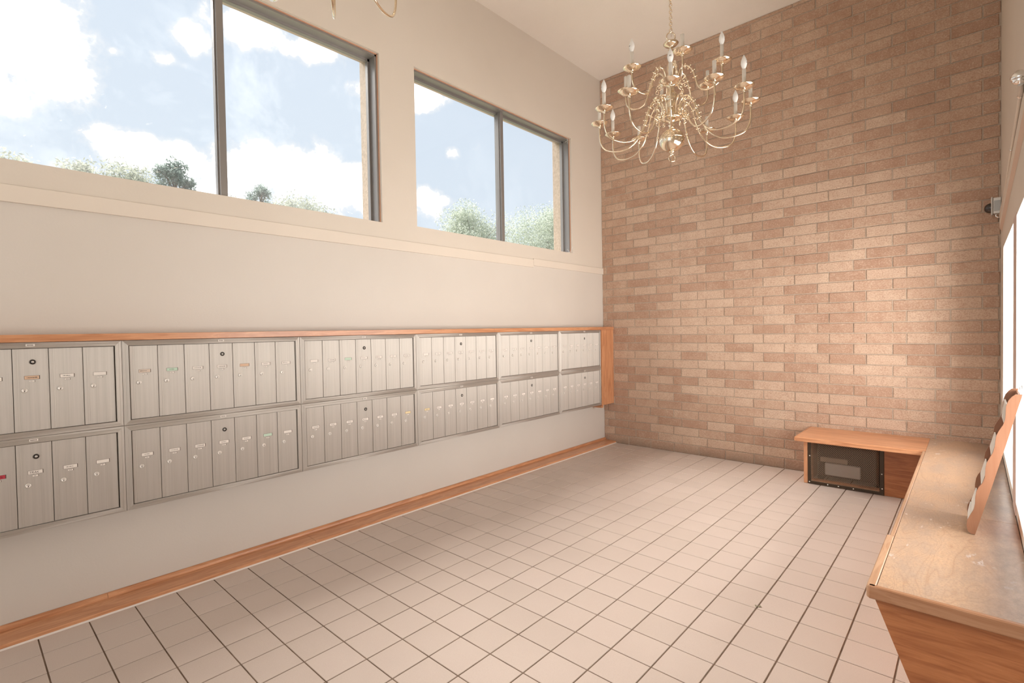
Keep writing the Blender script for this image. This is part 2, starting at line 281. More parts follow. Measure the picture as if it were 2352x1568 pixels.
# ------------------------------------------------------------------ mesh helpers
class MB:
    def __init__(s): s.v = []; s.f = []; s.m = []; s.mats = []; s.smooth = []
    def mi(s, mat):
        if mat not in s.mats: s.mats.append(mat)
        return s.mats.index(mat)
    def add(s, vs, fs, mat, smooth=False):
        b = len(s.v); s.v += [tuple(v) for v in vs]; i = s.mi(mat)
        for f in fs: s.f.append(tuple(b+k for k in f)); s.m.append(i); s.smooth.append(smooth)
    def box(s, a, b, mat, ch=0):
        (x0, y0, z0), (x1, y1, z1) = a, b
        if ch <= 0:
            vs = [(x0, y0, z0), (x1, y0, z0), (x1, y1, z0), (x0, y1, z0), (x0, y0, z1), (x1, y0, z1), (x1, y1, z1), (x0, y1, z1)]
            s.add(vs, [(0, 3, 2, 1), (4, 5, 6, 7), (0, 1, 5, 4), (1, 2, 6, 5), (2, 3, 7, 6), (3, 0, 4, 7)], mat); return
        bm = bmesh.new(); bmesh.ops.create_cube(bm, size=1)
        for v in bm.verts: v.co = Vector((x0+(v.co.x+.5)*(x1-x0), y0+(v.co.y+.5)*(y1-y0), z0+(v.co.z+.5)*(z1-z0)))
        bmesh.ops.bevel(bm, geom=list(bm.edges), offset=ch, segments=1, affect='EDGES')
        bm.verts.index_update(); s.add([v.co[:] for v in bm.verts], [tuple(v.index for v in f.verts) for f in bm.faces], mat); bm.free()
    def prism(s, pts, axis, a, b, mat, smooth=False):
        # pts polygon in the two other axes; extruded along axis from a to b
        def P(u, w, t):
            return {0: (t, u, w), 1: (u, t, w), 2: (u, w, t)}[axis]
        n = len(pts); vs = [P(u, w, a) for u, w in pts]+[P(u, w, b) for u, w in pts]
        s.add(vs, [(i, (i+1) % n, n+(i+1) % n, n+i) for i in range(n)], mat, smooth)
        s.add(vs, [tuple(range(n))[::-1], tuple(range(n, 2*n))], mat)
    def tube(s, path, r, mat, seg=8, closed=False, caps=True):
        path = [Vector(p) for p in path]; n = len(path); rr = r if isinstance(r, (list, tuple)) else [r]*n
        vs = []; prev = None
        for i, p in enumerate(path):
            if closed: t = path[(i+1) % n]-path[i-1]
            else: t = path[min(i+1, n-1)]-path[max(i-1, 0)]
            t.normalize()
            if prev is None:
                a = Vector((0, 0, 1)) if abs(t.z) < .9 else Vector((1, 0, 0)); u = t.cross(a).normalized()
            else: u = (prev-t*prev.dot(t)).normalized()
            prev = u; w = t.cross(u)
            for k in range(seg): vs.append(p+(u*math.cos(2*PI*k/seg)+w*math.sin(2*PI*k/seg))*rr[i])
        fs = []
        m = n if closed else n-1
        for i in range(m):
            j = (i+1) % n
            for k in range(seg): fs.append((i*seg+k, i*seg+(k+1) % seg, j*seg+(k+1) % seg, j*seg+k))
        s.add(vs, fs, mat, True)
        if caps and not closed: s.add(vs[:seg], [tuple(range(seg))[::-1]], mat); s.add(vs[-seg:], [tuple(range(seg))], mat)
    def lathe(s, prof, mat, c=(0, 0, 0), axis=2, seg=24):
        vs = []
        for r, h in prof:
            for k in range(seg):
                a = 2*PI*k/seg; q = (r*math.cos(a), r*math.sin(a), h)
                if axis == 0: q = (h, q[0], q[1])
                if axis == 1: q = (q[1], h, q[0])
                vs.append((c[0]+q[0], c[1]+q[1], c[2]+q[2]))
        fs = []
        for i in range(len(prof)-1):
            for k in range(seg): fs.append((i*seg+k, i*seg+(k+1) % seg, (i+1)*seg+(k+1) % seg, (i+1)*seg+k))
        s.add(vs, fs, mat, True)
    def sphere(s, c, r, mat, seg=10, sq=1):
        n = max(4, seg//2); s.lathe([(max(r*math.sin(PI*i/n), 1e-5), -r*sq*math.cos(PI*i/n)) for i in range(n+1)], mat, c, 2, seg)
    def mesh(s, name):
        me = bpy.data.meshes.new(name); me.from_pydata(s.v, [], s.f)
        for k in s.mats: me.materials.append(MATS[k])
        me.polygons.foreach_set('material_index', s.m); me.polygons.foreach_set('use_smooth', s.smooth); me.update(); return me
    def build(s, name, parent=None, origin=None):
        # vertices are given in world space when origin is set, in the parent's space otherwise
        if origin is not None:
            o_ = Vector(origin); s.v = [tuple(Vector(v)-o_) for v in s.v]
        ob = bpy.data.objects.new(name, s.mesh(name)); COL.objects.link(ob)
        if parent is not None: ob.parent = parent
        elif origin is not None: ob.location = origin
        return ob
def tag(o, label=None, cat=None, group=None, kind=None):
    if label: o['label'] = label
    if cat: o['category'] = cat
    if group: o['group'] = group
    if kind: o['kind'] = kind
    return o
def empty(name, loc, label, cat, group=None, rz=0):
    o = bpy.data.objects.new(name, None); COL.objects.link(o); o.location = loc; o.rotation_euler = (0, 0, rz); o.empty_display_size = .05
    return tag(o, label, cat, group)
def kids(o): return list(o.children)
def struct(o, label=None): return tag(o, label, None, None, 'structure')
def wallfill(mb, axis, a, b, u0, u1, z0, z1, holes, mat):
    # rectangular wall slab with rectangular holes; axis 0: slab between x=a..b, u along y
    us = sorted({u0, u1, *[h[0] for h in holes], *[h[1] for h in holes]}); zs = sorted({z0, z1, *[h[2] for h in holes], *[h[3] for h in holes]})
    for i in range(len(us)-1):
        for j in range(len(zs)-1):
            cu, cz = (us[i]+us[i+1])/2, (zs[j]+zs[j+1])/2
            if any(h[0] < cu < h[1] and h[2] < cz < h[3] for h in holes): continue
            if axis == 0: mb.box((a, us[i], zs[j]), (b, us[i+1], zs[j+1]), mat)
            else: mb.box((us[i], a, zs[j]), (us[i+1], b, zs[j+1]), mat)

# ------------------------------------------------------------------ room shell
W1 = (-5.885, -3.472, 2.447, 3.858); W2 = (-3.108, -.695, 2.463, 3.880)   # left-wall window openings (y0,y1,z0,z1)
mb = MB(); wallfill(mb, 0, -.30, XL, YF-.1, .12, 2.26, ZC+.05, [W1, W2], 'wall_paint'); mb.box((-.30, YF-.1, -.1), (XL, .12, 2.26), 'wall_paint_grey')
wl_ = struct(mb.build('wall_left'))
RWH = [(a, b, .56, 2.075) for a, b in RW]
mb = MB(); wallfill(mb, 0, XR, XR+.16, YF-.1, .12, -.1, ZC+.05, RWH, 'wall_paint'); struct(mb.build('wall_right'))
mb = MB(); mb.box((XL-.2, .0, -.1), (XR+.2, .14, ZC+.05), 'mortar'); wb = struct(mb.build('wall_back'))
mb = MB(); wallfill(mb, 1, YF-.12, YF, XL, XR, -.1, ZC+.05, [(.25, 3.45, .05, 4.5)], 'wall_paint'); struct(mb.build('wall_front'))
mb = MB(); mb.box((XL-.24, YF-.12, ZC), (XR+.16, .14, ZC+.12), 'ceiling_paint'); struct(mb.build('ceiling'))
mb = MB(); mb.box((XL-.24, YF-.12, -.12), (XR+.16, .14, -.0035), 'grout'); fl = struct(mb.build('floor'))
# guessed glazing in the unseen front wall, made tall for the fill lamp
mb = MB()
for x in (.25, 1.30, 2.35, 3.40): mb.box((x, YF-.09, .05), (x+.05, YF-.03, 4.5), 'window_metal')
for z in (.05, 2.15, 4.45): mb.box((.25, YF-.09, z), (3.45, YF-.03, z+.05), 'window_metal')
de = struct(mb.build('window_4')); mb = MB(); mb.box((.25, YF-.065, .05), (3.45, YF-.055, 4.5), 'window_glass_clear'); mb.build('pane', de)

# bricks: third-bond utility brick, module 304.8 x 101.6 mm
BL, BH, Z0 = .3048, .1016, .0077
def slab_piece(x0, x1, y0, y1, z0, z1, face, ch):
    """rectangular piece with chamfered front; face 'y-' (bricks) or 'z+' (tiles)"""
    if face == 'y-':
        q = lambda x, z, y: (x, y, z)
        B = [(x0, z0), (x1, z0), (x1, z1), (x0, z1)]; I = [(x0+ch, z0+ch), (x1-ch, z0+ch), (x1-ch, z1-ch), (x0+ch, z1-ch)]
        vs = [q(a, b, y1) for a, b in B]+[q(a, b, y0+ch) for a, b in B]+[q(a, b, y0) for a, b in I]
    else:
        B = [(x0, y0), (x1, y0), (x1, y1), (x0, y1)]; I = [(x0+ch, y0+ch), (x1-ch, y0+ch), (x1-ch, y1-ch), (x0+ch, y1-ch)]
        vs = [(a, b, z0) for a, b in B]+[(a, b, z1-ch) for a, b in B]+[(a, b, z1) for a, b in I]
    fs = []
    for k in range(4):
        j = (k+1) % 4; fs += [(k, j, 4+j, 4+k), (4+k, 4+j, 8+j, 8+k)]
    fs.append((8, 9, 10, 11))
    return vs, fs
def shown(pts):
    ps = [proj(p) for p in pts]
    if any(p is None for p in ps): return 0
    cx = sum(p[0] for p in ps)/len(ps); cy = sum(p[1] for p in ps)/len(ps)
    if not (-60 < cx < 2412 and -60 < cy < 1628): return 0
    a = 0
    for i in range(len(ps)):
        j = (i+1) % len(ps); a += ps[i][0]*ps[j][1]-ps[j][0]*ps[i][1]
    return abs(a)/2
def lay(pieces, name, parent, mat_, mat_far, face, ch, cap=300):
    """pieces: (bounds, tint); the largest-looking ones become single parts, the rest one joined part"""
    sc = []
    for b, t, hid in pieces:
        x0, x1, y0, y1, z0, z1 = b
        pts = [(x0, y0, z0), (x1, y0, z0), (x1, y0, z1), (x0, y0, z1)] if face == 'y-' else [(x0, y0, z1), (x1, y0, z1), (x1, y1, z1), (x0, y1, z1)]
        sc.append((0 if hid else shown(pts), b, t))
    sc.sort(key=lambda q: -q[0])
    cache = {}
    for a, b, t in sc[:cap]:
        x0, x1, y0, y1, z0, z1 = b; key = (round(x1-x0, 4), round(y1-y0, 4), round(z1-z0, 4))
        if key not in cache:
            vs, fs = slab_piece(0, x1-x0, 0, y1-y0, 0, z1-z0, face, ch)
            me = bpy.data.meshes.new(name); me.from_pydata(vs, [], fs); me.materials.append(MATS[mat_]); cache[key] = me
        o = bpy.data.objects.new(name, cache[key]); o.location = (x0, y0, z0); o.parent = parent; o.color = (t, t, t, 1); COL.objects.link(o)
    vs, fs, tn = [], [], []
    for a, b, t in sc[cap:]:
        v, f = slab_piece(*b, face, ch); k = len(vs); vs += v; fs += [tuple(i+k for i in q) for q in f]; tn += [t]*len(v)
    if vs:
        me = bpy.data.meshes.new(name+'_field'); me.from_pydata(vs, [], fs); me.materials.append(MATS[mat_far])
        at = me.attributes.new('tint', 'FLOAT', 'POINT'); at.data.foreach_set('value', tn)
        o = bpy.data.objects.new(name+'_field', me); o.parent = parent; o['kind'] = 'stuff'; COL.objects.link(o)
TONES = ['MMMMDMMD?????', 'DDLLLLLDL????', 'DDLLMDDDD????', 'DMDDLDDM?????', 'DMDMMDLMM????', 'DMDMMMLMLLMM?', 'DLLDMLMLMMLDM', 'DLDLLLLLLMMD?', 'LDLDLDLMDDLMM',
 'DMDLDDDMMLLL?', 'MLLLLLLDLLLDD', 'LLLDLLDMDLDL?', 'MDLLLDLLDLDDD', 'DDMDMLLMMMLM?', 'DLLLLLDMDMMMD', 'LLLLLMLDDMLL?', 'DDDMLMLMMMMLM', 'LDLLLMMDDLMM?', 'DDDLLMMDLMMLD',
 'MLMDDMLLDLLM?', 'MDDMMMMMLDDLM', 'LLLLDLMDLDLL?', 'DDLMDMDMDLMLM', 'LLMMDMLLMLLM?', 'MDLLMLDLDMLLM', 'MLLLLDDLLLMD?', 'DLDDLLLDDLDLM', 'MDDLMDLLLMMM?', 'MLMMMDLLLLLMD',
 'LLMLLDDDDDDM?', 'LDDDLMLLMMMDD', 'MMLLMLDMMMMM?', 'DMDMMDMDLDDMD', '???????DMLDM?', '????????MMDMD', '????????MMDM?', '????????DMMD?']   # dark, middle and light bricks as laid
pieces = []; J = .0095; k = 0
while Z0+BH*k < ZC:
    off = 0 if k % 2 == 0 else BL/3
    n = -2
    while off+BL*n < XR:
        x0 = max(off+BL*n+J/2, XL+.002); x1 = min(off+BL*(n+1)-J/2, XR-.004)
        z0 = Z0+BH*k+J/2 if k else .001; z1 = min(Z0+BH*(k+1)-J/2, ZC-.002)
        if x1-x0 > .012 and z1-z0 > .01:
            r = random.random(); t = random.gauss(.18, .10) if r < .38 else random.gauss(.58, .16)
            tone = TONES[k][n] if k < len(TONES) and 0 <= n < 13 else '?'
            if tone != '?': t = random.gauss({'D': .10, 'M': .46, 'L': .90}[tone], .06)
            t = min(1, max(0, t)); d = random.uniform(.005, .0095)
            hid = (z1 < .45 and x0 > 2.35) or (x1 > 3.72 and z1 < .5)
            pieces.append(((round(x0, 4), round(x1, 4), -round(d, 3), .001, round(z0, 4), round(z1, 4)), round(t, 3), hid))
        n += 1
    k += 1
lay(pieces, 'brick', wb, 'brick_clay', 'brick_clay_far', 'y-', .003)

# floor tiles, 203 mm module
TL = .2032; YB = 3.0697; XT0 = .1205; J = .0062; pieces = []
xs = [XT0]+[BL+TL*i for i in range(0, 18) if BL+TL*i < XR]+[XR]
for a, b in zip(xs[:-1], xs[1:]):
    for mI in range(-16, 30):
        y1 = min(-(YB+TL*mI)-J/2, -.004); y0 = -(YB+TL*(mI+1))+J/2
        if y1-y0 < .012: continue
        x0 = a+J/2 if a > XT0 else a; x1 = b-J/2
        hid = (x0 > 3.42) or (x0 > 2.46 and y0 > -.40)
        dz = -random.uniform(0, .0006)
        pieces.append(((round(x0, 4), round(x1, 4), round(y0, 4), round(y1, 4), -.012, round(dz, 4)), round(min(1, max(0, random.gauss(.5, .22))), 3), hid))
lay(pieces, 'tile', fl, 'floor_tile', 'floor_tile_far', 'z+', .0016)

# left wooden curb board with a quarter-round strip and a caulk line
mb = MB()
ys = [YF, -7.6, -4.22, -.004]
for a, b in zip(ys[:-1], ys[1:]):
    mb.prism([(XL+.002, 0), (XT0-.006, 0), (XT0-.006, .020), (XT0-.010, .024), (XL+.002, .030)], 1, a+.001, b-.001, 'oak_y')
bb = struct(mb.build('baseboard_left'))
mb = MB(); q = [(XL+.002, .028)]+[(XL+.002+.022*math.cos(t), .028+.026*math.sin(t)) for t in [i*PI/2/5 for i in range(6)]]
for a, b in ((YF, -5.4), (-5.4, -3.95), (-3.95, -.004)): mb.prism(q, 1, a+.0007, b-.0007, 'oak_y')
mb.build('quarter_round', bb)
mb = MB(); mb.prism([(XT0-.0065, -.002), (XT0+.002, -.002), (XT0+.001, .003), (XT0-.0065, .007)], 1, YF, -.004, 'caulk'); mb.build('caulk_line', bb)
# painted trim board under the left windows
mb = MB(); mb.box((XL, -1.48, 2.245), (XL+.016, -.002, 2.325), 'trim_paint', .002); mb.box((XL, YF, 2.225), (XL+.016, -1.4815, 2.315), 'trim_paint', .002)
struct(mb.build('trim_1'))

# ------------------------------------------------------------------ left windows
def left_window(n, w, mull, glassname):
    y0, y1, z0, z1 = w
    f = MB(); xi, xo = -.115, -.205; t = .018
    # outer frame bars
    f.box((xo, y0+.004, z0+.002), (xi+.010, y0+.004+t+.01, z1-.002), 'window_metal'); f.box((xo, y1-.004-t, z0+.002), (xi+.024, y1-.004, z1-.002), 'window_metal')
    f.box((xo, y0+.004, z1-.004-t), (xi+.024, y1-.004, z1-.004), 'window_metal'); f.box((xo, y0+.004, z0+.004), (xi+.006, y1-.004, z0+.004+t*.5), 'window_metal')
    # glazing stops
    f.box((xo, y1-.04, z0+.01), (xi-.055, y1-.02, z1-.02), 'window_metal'); f.box((xo, y0+.02, z1-.042), (xi-.055, y1-.02, z1-.02), 'window_metal')
    fr = struct(f.build('window_%d' % n))
    m = MB(); m.box((xo, mull-.026, z0+.012), (xi, mull+.018, z1-.02), 'window_metal', .002); m.box((xi-.03, mull-.034, z0+.012), (xi-.022, mull+.026, z1-.02), 'window_metal'); m.build('mullion', fr)
    for a, b in ((y0+.02, mull-.02), (mull+.02, y1-.02)):
        g = MB(); g.box((-.176, a, z0+.01), (-.170, b, z1-.03), glassname); g.build('pane', fr)
    # raw wood strip between plaster and metal, and painted returns
    r = MB(); r.box((-.112, y1-.006, z0), (-.082, y1+.0, z1), 'raw_wood_reveal'); r.box((-.112, y0, z1-.006), (-.082, y1, z1), 'raw_wood_reveal'); r.build('reveal_strip', fr)
    s_ = MB(); s_.box((-.30, y0-.02, z0-.06), (-.206, y1+.02, z0+.001), 'mortar'); s_.box((-.34, y1-.012, z0-.05), (-.206, y1+.12, z1+.1), 'mortar', .004)
    s_.box((-.30, y0-.1, z1-.001), (-.206, y1+.1, z1+.08), 'exterior_stone'); s_.build('outer_reveal', fr)
left_window(1, W1, -4.685, 'window_glass'); left_window(2, W2, -1.895, 'window_glass_clear')
def web(c, label):
    m = MB(); rnd = random.Random(int(c[2]*100))
    for i in range(9):
        p = Vector(c); pts = [p.copy()]; d = Vector((rnd.uniform(-.2, .3), rnd.uniform(-1, .25), rnd.uniform(-.9, .5))).normalized()
        for j in range(5): p = p+d*rnd.uniform(.008, .02); d = (d+Vector((rnd.uniform(-.3, .3),)*3)).normalized(); pts.append(p.copy())
        m.tube(pts, .0011, 'cobweb', 4)
    tag(m.build('cobweb', None, c), label, 'cobweb')
web((-.09, -.715, 3.86), 'wispy cobweb in the upper corner of the window nearest the brick wall')
web((-.085, -.715, 2.475), 'wispy cobweb in the lower corner of the window nearest the brick wall')

# ------------------------------------------------------------------ right windows with pale frames
for i, (a, b) in enumerate(RW):
    f = MB(); z0, z1, xo = .56, 2.075, XR+.115
    f.box((xo, a+.001, z0+.001), (xo+.03, a+.025, z1-.001), 'pale_frame'); f.box((xo, b-.025, z0+.001), (xo+.03, b-.001, z1-.001), 'pale_frame')
    f.box((xo, a+.026, z1-.025), (xo+.03, b-.026, z1-.001), 'pale_frame'); f.box((xo, a+.026, z0+.001), (xo+.03, b-.026, z0+.03), 'pale_frame')
    fr = struct(f.build('window_%d' % (5+i)))
    m = MB(); m.box((XR-.004, a+.0005, z0-.008), (xo-.001, a+.006, z1-.0005), 'white_gloss'); m.box((XR-.004, b-.006, z0-.008), (xo-.001, b-.0005, z1-.0005), 'white_gloss'); m.box((XR-.004, a+.006, z1-.006), (xo-.001, b-.006, z1-.0005), 'white_gloss'); m.box((XR-.004, a+.006, z0-.008), (xo-.001, b-.006, z0+.004), 'white_gloss'); m.build('jamb_liner', fr)
    g = MB(); g.box((xo+.012, a+.02, z0+.02), (xo+.018, b-.02, z1-.02), 'window_glass_clear'); g.build('pane', fr)
m = MB(); m.box((XR-.005, RW[1][1]+.02, .482), (XR+.004, RW[0][0]-.02, 2.09), 'pink_post', .002)
struct(m.build('trim_2'))
m = MB(); ya, yb_ = -.24, -5.7
def zt(y): return 2.318+.060*abs(y)
def zb(y): return 2.222+.055*abs(y)
x1 = XR-.0005; x0 = XR-.015
m.add([(x, y, z) for y in (ya, yb_) for x, z in ((x1, zb(y)), (x0, zb(y)+.030), (x0, zt(y)), (x1, zt(y)))], [(1, 2, 6, 5), (2, 3, 7, 6), (0, 1, 2, 3), (7, 6, 5, 4), (3, 0, 4, 7)], 'trim_paint')
m.add([(x, y, z) for y in (ya, yb_) for x, z in ((x1, zb(y)), (x0, zb(y)+.030))], [(0, 1, 3, 2)], 'raw_pale_wood')
struct(m.build('trim_3'))

# ------------------------------------------------------------------ mailboxes
DW, BD, ZT = .1372, .034, .482
def rail_mesh(kind, Wd):
    """mitred frame rail in the bank's own space (x out of the wall, y along it, z up)"""
    mb = MB(); prof = [(0, -.010), (.0012, -.004), (.013, -.0005), (.0145, -.0015), (.016, -.0002), (.028, .004), (.030, .004), (.0305, -.012)]
    def pt(t, x, end):
        if kind == 'bottom': return (x, t if end == 0 else Wd-t, t)
        if kind == 'top': return (x, t if end == 0 else Wd-t, ZT-t)
        if kind == 'left': return (x, t, t if end == 0 else ZT-t)
        return (x, Wd-t, t if end == 0 else ZT-t)
    vs = [pt(t, x, e) for t, x in prof for e in (0, 1)]
    fs = [(2*i, 2*i+1, 2*i+3, 2*i+2) for i in range(len(prof)-1)]
    if kind in ('top', 'left'): fs = [f[::-1] for f in fs]
    mb.add(vs, fs, 'aluminium_rail' if kind in ('bottom', 'top') else 'aluminium_door'); return mb
ZD0, DH = .033, .416
dm = MB(); prof = [(.0012, -.014), (.0012, -.006), (.0028, -.004), (.013, -.004), (.0138, -.0046), (.0158, -.0046), (.0166, -.004), (.0215, -.004), (.0222, -.0045), (.0238, -.0045), (.0245, -.004), (DW-.009, -.004), (DW-.0082, -.0045), (DW-.0066, -.0045), (DW-.006, -.004), (DW-.003, -.004), (DW-.0012, -.006), (DW-.0012, -.014)]
dm.prism([(x, y) for y, x in prof], 2, 0, DH, 'aluminium_door'); DOOR = dm.mesh('door')
lm = MB(); lm.lathe([(.0120, -.004), (.0120, -.0015), (.0098, .0012), (.0072, .0012), (.0066, -.0004), (.0004, .0004)], 'lock_metal', axis=0, seg=16)
lm.box((.0000, -.0012, -.0062), (.0010, .0014, .0008), 'lock_dark'); LOCK = lm.mesh('lock')
mm_ = MB(); mm_.lathe([(.0125, -.004), (.0125, -.0012), (.0085, -.0005), (.0078, -.003), (.0055, -.0035)], 'master_lock_metal', axis=0, seg=16); mm_.lathe([(.0058, -.003), (.0052, .0002), (.0003, .0005)], 'lock_metal', axis=0, seg=12)
mm_.box((.0003, -.0008, -.003), (.0009, .0008, .003), 'lock_dark'); MASTER = mm_.mesh('master_lock')
def card_mesh(col, style, seed):
    rnd = random.Random(seed); m = MB(); w, h = .055, .017
    m.box((-.0041, -w/2-.0012, -h/2-.0010), (-.0036, w/2+.003, h/2+.0010), 'slot_shadow')
    m.box((-.0037, -w/2, -h/2), (-.0028, w/2, h/2), col)
    if style:
        y = -w/2+.006+rnd.uniform(0, .008); end = w/2-rnd.uniform(.006, .018)
        while y < end:
            ww = rnd.uniform(.0016, .0032); hh = rnd.choice((.004, .0052)); m.box((-.0028, y, -hh/2), (-.0026, y+ww*.45, hh/2), 'ink')
            m.box((-.0028, y, rnd.choice((-hh/2, hh/2-.001, 0))), (-.0026, y+ww, rnd.choice((-hh/2, hh/2-.001, 0))+.0009), 'ink'); y += ww+.0014
    return m.mesh('name_card')
CARDS = {}
def card(c):
    if c not in CARDS: CARDS[c] = card_mesh(*c)
    return CARDS[c]
def numcard(seed):
    m = MB(); rnd = random.Random(seed); m.box((-.0041, -.0105, -.0048), (-.0036, .0125, .0048), 'slot_shadow'); m.box((-.0037, -.0105, -.004), (-.0029, .0105, .004), 'card_white')
    for i in range(2+seed % 2): m.box((-.0029, -.005+i*.004, -.002), (-.0027, -.0035+i*.004, .002), 'ink')
    return m.mesh('number_card')
NUMS = [numcard(i) for i in range(4)]
RAILS = {}
def part(name, me, parent, loc=(0, 0, 0)):
    o = bpy.data.objects.new(name, me); o.parent = parent; o.location = loc; COL.objects.link(o); return o
Wc, Gc, Oc, Bc, Yc, Rc = 'card_white', 'card_green', 'card_orange', 'card_beige', 'card_yellow', 'card_red'
SE = [-5.321+1.0295*k for k in range(5)]
BANKS = [  # y of left seam, door count, row (1 upper), card colours, label
    (SE[0]-(6*DW+2*BD), 6, 1, [Wc, Wc, Wc, Oc, Wc, Wc], 'upper brushed aluminium mailbox bank cut by the left edge, with an orange name card'),
    (SE[0]-(6*DW+2*BD), 6, 0, [Wc, Wc, Rc, Wc, Wc, Wc], 'lower brushed aluminium mailbox bank cut by the left edge, with a handwritten name card'),
    (SE[0], 7, 1, [Bc, Gc, Wc, Wc, Oc, Wc, Wc], 'upper mailbox bank, second column from the left, green card on its second door'),
    (SE[0], 7, 0, [Wc, Wc, Wc, Wc, Wc, Gc, Wc], 'lower mailbox bank, second column from the left, green card on its sixth door'),
    (SE[1], 7, 1, [Wc, Wc, Gc, Wc, Wc, Wc, Wc], 'upper mailbox bank, third column from the left, green card on its third door'),
    (SE[1], 7, 0, [Wc, Wc, Wc, Wc, Wc, Wc, Yc], 'lower mailbox bank, third column from the left, cream card on its last door'),
    (SE[2], 7, 1, [Wc]*7, 'upper aluminium mailbox bank with only white cards, third column from the brick wall'),
    (SE[2], 7, 0, [Yc]+[Wc]*6, 'lower mailbox bank, third column from the brick wall, yellow card on its first door'),
    (SE[3], 7, 1, [Wc]*7, 'upper pale mailbox bank with dark vertical streaks, second column from the brick wall'),
    (SE[3], 7, 0, [Wc]*7, 'lower pale mailbox bank, second column from the brick wall'),
    (SE[4], 6, 1, [Wc]*6, 'upper six-door mailbox bank beside the brick wall'),
    (SE[4], 6, 0, [Wc]*3+[Wc]*3, 'lower six-door mailbox bank beside the brick wall'),
]
ZB = {1: 1.019, 0: .537}
seed = 0
for y, n, row, cols, lab in BANKS:
    Wd = n*DW+2*BD; b = empty('mailbox_bank', (XM, y, ZB[row]), lab, 'mailboxes', 'mailbox banks along the left wall')
    if n not in RAILS:
        RAILS[n] = {q: rail_mesh(q, Wd).mesh(q+'_rail') for q in ('top', 'bottom', 'left', 'right')}
        c = MB(); c.box((-.148, .001, .001), (-.014, Wd-.001, ZT-.001), 'slot_shadow'); RAILS[n]['body'] = c.mesh('cabinet_body')
    for q in ('top', 'bottom'): part('frame_rail', RAILS[n][q], b)
    for q in ('left', 'right'): part('frame_stile', RAILS[n][q], b)
    part('cabinet_body', RAILS[n]['body'], b)
    pl = MB(); pl.box((.0018, BD+3.5*DW-.017, ZT-.0205), (.0034, BD+3.5*DW+.017, ZT-.0085), 'card_white')
    for i in range(5): pl.box((.0034, BD+3.5*DW-.012+i*.005, ZT-.0172), (.0037, BD+3.5*DW-.009+i*.005, ZT-.0118), 'slot_shadow')
    pl.build('serial_label', b)
    for i in range(n):
        d = part('door', DOOR, b, (0, BD+i*DW, ZD0))
        part('lock', LOCK, d, (0, .042, .206))
        style = random.random() < .75; seed += 1
        hand = (row == 0 and y < -6 and i == 3)
        part('name_card', card((cols[i], 0 if hand else (1 if style else 0), seed % 6)), d, (random.uniform(-.0002, .0002), .071, .2705))
        part('number_card', NUMS[seed % 4], d, (0, .071, .252))
        if i == 3:
            part('master_lock', MASTER, d, (0, .076, .349)); tag(d, 'door with the dark master lock')
        elif cols[i] in (Gc, Oc, Yc, Rc): tag(d, 'door with the %s name card' % cols[i].split('_')[1])
        if hand:
            cu = bpy.data.curves.new('handwriting', 'FONT'); cu.body = 'TRAK'; cu.size = .015; cu.extrude = .0001; cu.shear = .3
            to = bpy.data.objects.new('tmp', cu); COL.objects.link(to); dg = bpy.context.evaluated_depsgraph_get()
            me = bpy.data.meshes.new_from_object(to.evaluated_get(dg)); bpy.data.objects.remove(to); me.materials.append(MATS['ink'])
            me.transform(Matrix(((0, 0, 1, 0), (1, 0, 0, 0), (0, 1, 0, 0), (0, 0, 0, 1)))); part('handwriting', me, d, (-.0026, .046, .265))
# oak surround: top cap, end filler by the bricks
t = empty('mailbox_surround', (XM, -3.3, .537), 'thin oak surround capping the mailboxes, with a wide upright board at the brick wall', 'trim')
yl = SE[0]-(6*DW+2*BD)
m = MB()
for a, b in ((yl-.03, -2.30), (-2.299, -.002)): m.box((XL+.001, a, 1.502), (XM+.010, b, 1.540), 'oak_y', .0015)
m.build('top_cap', t, (XM, -3.3, .537))
m = MB(); m.box((XL+.001, -.302, .531), (XM+.001, -.002, 1.5015), 'oak_z', .001); m.build('end_board', t, (XM, -3.3, .537))
m = MB(); m.box((XL+.001, -.318, .500), (XM+.004, -.275, .5305), 'oak_x', .001); m.build('end_block', t, (XM, -3.3, .537))

# ------------------------------------------------------------------ corner bench
BZ = .478; OR = (3.3, -.6, 0)
be = empty('corner_bench', OR, 'worn oak corner bench running along the brick wall and the right wall', 'bench')
def bp(mb, name, par=None): return mb.build(name, par or be, OR)
m = MB(); m.box((2.385, -.625, BZ-.030), (3.318, -.012, BZ), 'oak_x', .002); bp(m, 'seat_board')
m = MB(); m.box((2.38, -.645, BZ-.040), (3.318, -.6255, BZ+.0005), 'oak_x', .004); m.box((2.372, -.645, BZ-.040), (2.3845, -.012, BZ+.0005), 'oak_y', .004); bp(m, 'seat_edging')
m = MB(); m.box((3.3185, -2.30, BZ-.030), (XR-.003, -.012, BZ), 'worn_plywood', .001); tag(bp(m, 'seat_board'), 'worn plywood seat with swirling grain')
m = MB(); m.box((3.3185, -3.499, BZ-.030), (XR-.003, -2.3015, BZ), 'worn_plywood', .001); tag(bp(m, 'seat_board'), 'scuffed plywood seat end')
m = MB(); m.box((3.298, -2.86, BZ-.046), (3.3175, -.6255, BZ+.0005), 'oak_edge', .004); m.box((3.286, -3.52, BZ-.048), (3.3165, -2.863, BZ+.002), 'oak_edge', .004); bp(m, 'seat_edging')
m = MB(); m.box((3.292, -3.523, BZ-.050), (XR-.003, -3.500, BZ+.002), 'oak_edge_x', .004); bp(m, 'end_edging')
